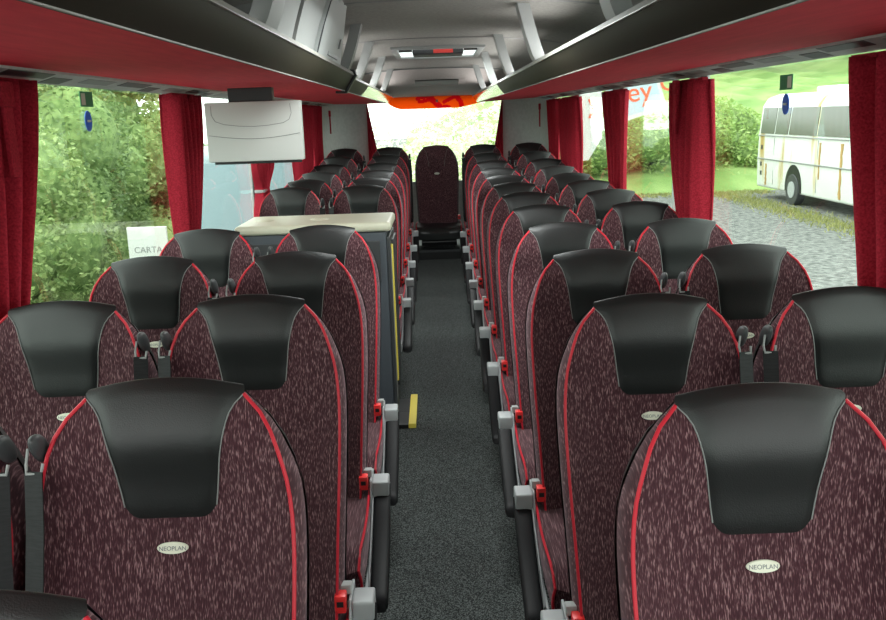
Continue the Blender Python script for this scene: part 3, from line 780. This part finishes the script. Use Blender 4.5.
# left hedge  (px 40..165: X/Y about -.48..-.30)
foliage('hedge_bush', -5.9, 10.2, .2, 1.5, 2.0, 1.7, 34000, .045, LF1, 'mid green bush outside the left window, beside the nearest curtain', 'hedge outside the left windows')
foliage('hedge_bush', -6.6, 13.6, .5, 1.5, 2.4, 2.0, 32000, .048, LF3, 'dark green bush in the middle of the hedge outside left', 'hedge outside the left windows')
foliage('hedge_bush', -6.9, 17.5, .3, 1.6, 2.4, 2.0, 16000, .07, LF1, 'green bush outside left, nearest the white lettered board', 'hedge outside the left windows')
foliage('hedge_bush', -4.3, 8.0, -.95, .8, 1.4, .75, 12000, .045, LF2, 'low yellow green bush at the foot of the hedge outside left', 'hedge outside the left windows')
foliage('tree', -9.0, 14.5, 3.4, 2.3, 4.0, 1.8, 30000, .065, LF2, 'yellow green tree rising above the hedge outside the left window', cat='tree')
foliage('tree', -9.5, 22.0, 3.2, 3.0, 4.0, 2.4, 20000, .10, LF2, 'pale green tree farther back, above the parked van', cat='tree')
foliage('hedge_bush', -6.2, 21.5, -.2, 1.7, 1.8, 1.5, 12000, .07, LF1, 'low green bush outside left, in the gap beside the second curtain', 'hedge outside the left windows')
# rear trees, overexposure glare put into the pale leaf colour
LF5 = leaf_mat('overexposed_pale_leaves', (.58, .62, .42), (.85, .86, .7))
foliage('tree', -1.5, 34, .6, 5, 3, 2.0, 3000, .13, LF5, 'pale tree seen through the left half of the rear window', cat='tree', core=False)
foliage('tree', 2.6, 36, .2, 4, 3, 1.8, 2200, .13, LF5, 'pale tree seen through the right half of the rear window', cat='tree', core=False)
# right bank bushes
for (x, y, z, a, b, c, lab) in ((8.6, 34.5, .0, 2.6, 1.6, 1.5, 'bright bush on the bank, right of the wide red curtain'), (11.6, 35.0, .2, 2.2, 1.6, 1.5, 'bright bush on the bank behind the far end of the parked coach'),
                                (5.2, 34.8, -.1, 2.6, 1.6, 1.6, 'bright bush below the lettered banner outside right')):
    foliage('bank_bush', x, y, z - .25, a * 1.1, b, c * 1.15, 13000, .10, LF4, lab, 'bushes on the bank outside right')
for (x, y, z, s) in ((13, 62, 8.2, 3.4), (21.5, 60, 8, 3.4), (30, 56, 8, 3.4), (38.5, 52, 8, 3.4)):
    foliage('tree', x, y, z, s, 3, 2.6, 7000, .24, LF1, 'green tree on the far hilltop outside right, %s' % {13: 'leftmost, above the grass slope', 21.5: 'above the far end of the coach', 30: 'above the coach roof', 38.5: 'farthest right'}[x], 'hilltop trees', cat='tree', core=True)
# verge strip of weeds beside the parked coach
LW = leaf_mat('verge_weeds', (.18, .2, .05), (.4, .4, .14))
mb = MB(); rnd = random.Random(5)
for i in range(9000):
    t = rnd.random(); x = 10.2 + rnd.gauss(0, .35) if t < .6 else rnd.uniform(2, 12); y = rnd.uniform(14, 31) if t < .6 else 31 + rnd.gauss(0, .5)
    s = rnd.uniform(.04, .12); a = rnd.uniform(0, 6.28); o = len(mb.v)
    mb.v += [(x, y, GZ), (x + .03 * cos(a), y + .03 * sin(a), GZ), (x + rnd.gauss(0, .05), y + rnd.gauss(0, .05), GZ + s)]; mb.f.append((o, o + 1, o + 2)); mb.mi.append(0)
me = bpy.data.meshes.new('verge_weeds'); me.from_pydata(mb.v, [], mb.f); me.materials.append(LW); o = bpy.data.objects.new('verge_weeds', me); COL.objects.link(o)
tag(o, 'low weeds growing along the gravel edge beside the parked coach', 'weeds', kind='stuff')

# parked old white coach (outside right)
def rusty():
    m, nt, b = newmat('stained_white_paint')
    N = nt.nodes.new; L = nt.links.new
    tc = N('ShaderNodeTexCoord'); mp = N('ShaderNodeMapping'); mp.inputs['Scale'].default_value = (.2, 1.3, .22)
    n = N('ShaderNodeTexNoise'); n.inputs['Scale'].default_value = 1.6; n.inputs['Detail'].default_value = 5
    cr = N('ShaderNodeValToRGB'); e = cr.color_ramp.elements; e[0].position = .55; e[0].color = (.66, .68, .64, 1); e[1].position = .70; e[1].color = (.42, .28, .08, 1); x = e.new(.60); x.color = (.60, .56, .40, 1)
    L(tc.outputs['Object'], mp.inputs['Vector']); L(mp.outputs['Vector'], n.inputs['Vector']); L(n.outputs['Fac'], cr.inputs['Fac']); L(cr.outputs['Color'], b.inputs['Base Color']); b.inputs['Roughness'].default_value = .5
    return m
RUST = rusty(); BG = plain('dusty_coach_glass', (.10, .105, .09), .25, spec=.5)
r = empty('parked_coach', (12.25, 24.5, GZ))   # side at x=-1.25 local, far end y=+5.2
mb = MB(); 
sec = [(-1.25, .35), (-1.27, 1.2), (-1.25, 2.05), (-1.15, 3.0), (-1.0, 3.25), (-.6, 3.38), (.6, 3.38), (1.0, 3.25), (1.15, 3.0), (1.25, 2.05), (1.27, 1.2), (1.25, .35)]
mb.prism(sec, -6.5, 5.2, 'y'); mb.build('body', RUST, r, bevel=.08, seg=3, smooth=True)
def sidepanel(y0, y1, z0, z1, d=.02):
    def xx(z): return interp([(.35, -1.25), (1.2, -1.27), (2.05, -1.25), (3.0, -1.15)], z)
    m_ = MB(); o = 0
    P4 = [(xx(z0) - d, y0, z0), (xx(z0) - d, y1, z0), (xx(z1) - d, y1, z1), (xx(z1) - d, y0, z1)]
    m_.v = P4 + [(p[0] + d + .01, p[1], p[2]) for p in P4]; m_.f = [(0, 1, 2, 3), (4, 5, 6, 7), (0, 1, 5, 4), (1, 2, 6, 5), (2, 3, 7, 6), (3, 0, 4, 7)]; m_.mi = [0] * 6
    return m_
for (a, b) in ((-6.2, -4.2), (-4.15, -1.9), (-1.8, .6), (.7, 2.65), (2.75, 3.75), (3.85, 5.0)):
    sidepanel(a, b, 2.12, 2.95).build('side_window', BG, r)
mb = MB(); mb.tube([(-1.30, -6.4, 1.30), (-1.30, 5.1, 1.30)], .02, 6); mb.tube([(-1.30, -6.4, 2.06), (-1.30, 5.1, 2.06)], .02, 6); mb.build('moulding', M['mdgrey'], r)
for y in (-5.2, -2.6, .5, 3.75):
    sidepanel(y, y + .03, .5, 2.0, .012).build('panel_seam', M['mdgrey'], r)
RB = plain('rust_brown', (.42, .27, .09), .8)
for yc_, w0, z0_, z1_ in ((-1.0, .07, .45, 1.95), (4.35, .06, .45, 1.15), (.35, .045, .9, 1.95), (-3.4, .05, .6, 1.9)):
    mb = MB(); N_ = 10
    pts = [(yc_ - w0 * (.3 + .7 * abs(sin(2.1 * k + yc_))), z0_ + (z1_ - z0_) * k / N_) for k in range(N_ + 1)] + [(yc_ + w0 * (.3 + .7 * abs(sin(1.7 * k))), z0_ + (z1_ - z0_) * k / N_) for k in range(N_, -1, -1)]
    mb.prism(pts, -1.284, -1.2, 'x'); mb.build('rust_streak', RB, r)
for y in (2.1, -4.6):
    mb = MB(); n = 28
    mb.prism([(y + .60 * cos(2 * pi * i / n), .55 + .68 * sin(2 * pi * i / n)) for i in range(n) if .55 + .68 * sin(2 * pi * i / n) > .3], -1.284, -1.2, 'x'); mb.build('wheel_arch', M['black'], r)
    mb = MB(); mb.prism([(y + .47 * cos(2 * pi * i / n), .47 + .47 * sin(2 * pi * i / n)) for i in range(n)], -1.31, -1.05, 'x'); w = mb.build('wheel', M['dkgrey'], r, bevel=.03)
    mb = MB(); mb.prism([(y + .25 * cos(2 * pi * i / n), .47 + .25 * sin(2 * pi * i / n)) for i in range(n)], -1.33, -1.28, 'x'); mb.build('hub', M['ltgrey'], w)
mb = MB(); mb.box(-.5, .4, 1.2, 2.6, 3.36, 3.55); mb.box(-.5, .4, -2.5, -.8, 3.36, 3.55); mb.build('roof_pod', M['white'], r, bevel=.06)
for z in (.75, 1.05, 1.6): sidepanel(4.75, 4.87, z, z + .14, .014).build('marker_lamp', M['dkgrey'], r)
tag(r, 'old white coach with rust streaks parked outside the right window', 'coach')

# lettered banner outside right
BW = plain('pale_blue_banner', (.42, .55, .60), .6); BR = plain('orange_red_letters', (.75, .13, .05), .6)
r = empty('banner', (4.05, 20.0, GZ))
mb = MB(); mb.prism([(-.2, 3.75), (1.02, 3.75), (1.24, 3.05), (.75, 2.93), (.35, 2.80), (.0, 2.56)], -.02, .02, 'y'); mb.build('panel', M['white'], r)
mb = MB(); mb.prism([(-.14, 3.70), (.96, 3.70), (1.14, 3.10), (.70, 3.0), (.32, 2.89), (.02, 2.70)], -.026, -.0205, 'y'); mb.build('blue_field', BW, r)
text('lettering', 'ey', .62, BR, r, (.60, -.03, 3.42), (pi / 2, -.12, 0), .004)
text('lettering', 'C', .55, BR, r, (1.24, -.03, 3.60), (pi / 2, -.12, 0), .02)
MB().box(1.42, 1.46, .03, .09, 0, 3.95).build('post', M['mdgrey'], r)
MB().box(.0, 1.46, -.02, .02, 3.75, 3.80).build('crossbar', M['mdgrey'], r)
tag(r, 'tilted pale banner with red letters ey outside the right windows', 'banner')
r = empty('banner', (4.45, 24.5, GZ))
mb = MB(); mb.prism([(-.55, 1.66), (-.60, 3.75), (.22, 3.75), (.22, 2.3), (-.15, 1.7)], -.02, .02, 'y'); mb.build('panel', M['white'], r)
text('lettering', 'y', .75, BR, r, (-.02, -.03, 3.25), (pi / 2, 0, 0), .004)
MB().box(-.50, -.44, .03, .09, 0, 3.7).build('post', M['mdgrey'], r)
tag(r, 'narrow white banner with one red letter, farther back than the tilted one', 'banner')

# van and white board outside left
VB = plain('pale_blue_van_paint', (.26, .33, .35), .35); VG = plain('pale_reflecting_windscreen', (.20, .28, .31), .2, spec=.5)
r = empty('parked_van', (-2.55, 13.3, GZ))
mb = MB(); mb.prism([(-2.5, .3), (-2.5, 1.0), (-2.38, 1.35), (-2.05, 2.62), (-1.7, 2.74), (2.4, 2.74), (2.5, 2.5), (2.5, .3)], -.85, .85, 'x'); mb.build('body', VB, r, bevel=.08, seg=3, smooth=True)
mb = MB(); mb.v = [(-.76, -2.405, 1.40), (.76, -2.405, 1.40), (.70, -2.10, 2.55), (-.70, -2.10, 2.55), (-.76, -2.36, 1.40), (.76, -2.36, 1.40), (.70, -2.06, 2.55), (-.70, -2.06, 2.55)]
mb.f = [(0, 1, 2, 3), (4, 5, 6, 7), (0, 1, 5, 4), (1, 2, 6, 5), (2, 3, 7, 6), (3, 0, 4, 7)]; mb.mi = [0] * 6; mb.build('windscreen', VG, r)
for s in (-1, 1): mb = MB(); mb.tube([(s * .3, -2.43, 1.44), (s * .3 + .35, -2.41, 1.5)], .012, 6); mb.build('wiper', M['black'], r)
MB().box(-.8, .8, -2.56, -2.46, .35, .7).build('bumper', M['ltgrey'], r, bevel=.03)
for s in (-1, 1): MB().box(s * .62 - .13, s * .62 + .13, -2.54, -2.49, .8, 1.0).build('headlamp', M['white'], r, bevel=.02)
for s in (-1, 1):
    for yy in (-1.5, 1.6):
        mb = MB(); n = 24; mb.prism([(yy + .34 * cos(2 * pi * i / n), .34 + .34 * sin(2 * pi * i / n)) for i in range(n)], *sorted((s * .70, s * .88)), 'x'); mb.build('wheel', M['dkgrey'], r, bevel=.02)
tag(r, 'pale blue van parked outside, seen through the window below the monitor', 'van')
r = empty('sign_board', (-3.55, 10.4, GZ))
MB().box(-.22, .26, -.02, .02, .95, 1.86).build('board', M['white'], r, bevel=.01)
text('lettering', 'CARTA', .105, M['mdgrey'], r, (.02, -.024, 1.58), (pi / 2, 0, 0), .002)
for s in (-.16, .2): MB().box(s - .02, s + .02, .021, .06, 0, 1.8).build('post', M['mdgrey'], r)
tag(r, 'white board with a row of small letters outside the left window', 'sign')

# ================================================================ light, camera
w = bpy.data.worlds.new('overcast'); S.world = w; w.use_nodes = True; nt = w.node_tree; bg = nt.nodes['Background']
tc = nt.nodes.new('ShaderNodeTexCoord'); sx = nt.nodes.new('ShaderNodeSeparateXYZ'); cr = nt.nodes.new('ShaderNodeValToRGB')
e = cr.color_ramp.elements; e[0].position = 0; e[0].color = (.92, .95, .93, 1); e[1].position = .6; e[1].color = (1, 1, 1, 1)
nt.links.new(tc.outputs['Generated'], sx.inputs[0]); nt.links.new(sx.outputs[2], cr.inputs[0]); nt.links.new(cr.outputs[0], bg.inputs['Color'])
bg.inputs['Strength'].default_value = 3.4
def area(name, loc, rot, sx_, sy_, power, col=(1, 1, 1)):
    l = bpy.data.lights.new(name, 'AREA'); l.shape = 'RECTANGLE'; l.size = sx_; l.size_y = sy_; l.energy = power; l.color = col
    o = bpy.data.objects.new(name, l); COL.objects.link(o); o.location = loc; o.rotation_euler = rot; return o
# added fill lamps below both skylights and hidden on the racks, brightening the ceiling
for y in (2.9, 6.2): area('skylight_fill', (.03, y + .15, 2.13), (0, 0, 0), .5, .5, 14, (.95, 1, .98))
for sg in (-1, 1):
    for y in (.8, 3.2, 5.8, 8.1): area('rack_fill', (sg * .50, y, 1.975), (0, pi - sg * .95, 0), .05, 1.9, 2.2, (1, .98, .95))

f, pi_, ro, ya, cx, CH = 860, .222, .034, .0031, -.013, 1.75
right = Vector((cos(ya), -sin(ya), 0)); fwd0 = Vector((sin(ya), cos(ya), 0)); upw = Vector((0, 0, 1))
fwd = fwd0 * cos(pi_) - upw * sin(pi_); up = fwd0 * sin(pi_) + upw * cos(pi_)
r2 = right * cos(ro) - up * sin(ro); u2 = right * sin(ro) + up * cos(ro)
cam = bpy.data.cameras.new('camera'); cam.sensor_width = 36; cam.lens = f / 886 * 36; cam.clip_start = .05; cam.clip_end = 500
co = bpy.data.objects.new('camera', cam); COL.objects.link(co)
mw = Matrix.Identity(4)
for i in range(3): mw[i][0] = r2[i]; mw[i][1] = u2[i]; mw[i][2] = -fwd[i]
mw[0][3], mw[1][3], mw[2][3] = cx, 0, CH
co.matrix_world = mw
S.camera = co
vs = S.view_settings; vs.view_transform = 'Standard'; vs.look = 'None'; vs.gamma = 1; vs.exposure = .62; vs.use_curve_mapping = False
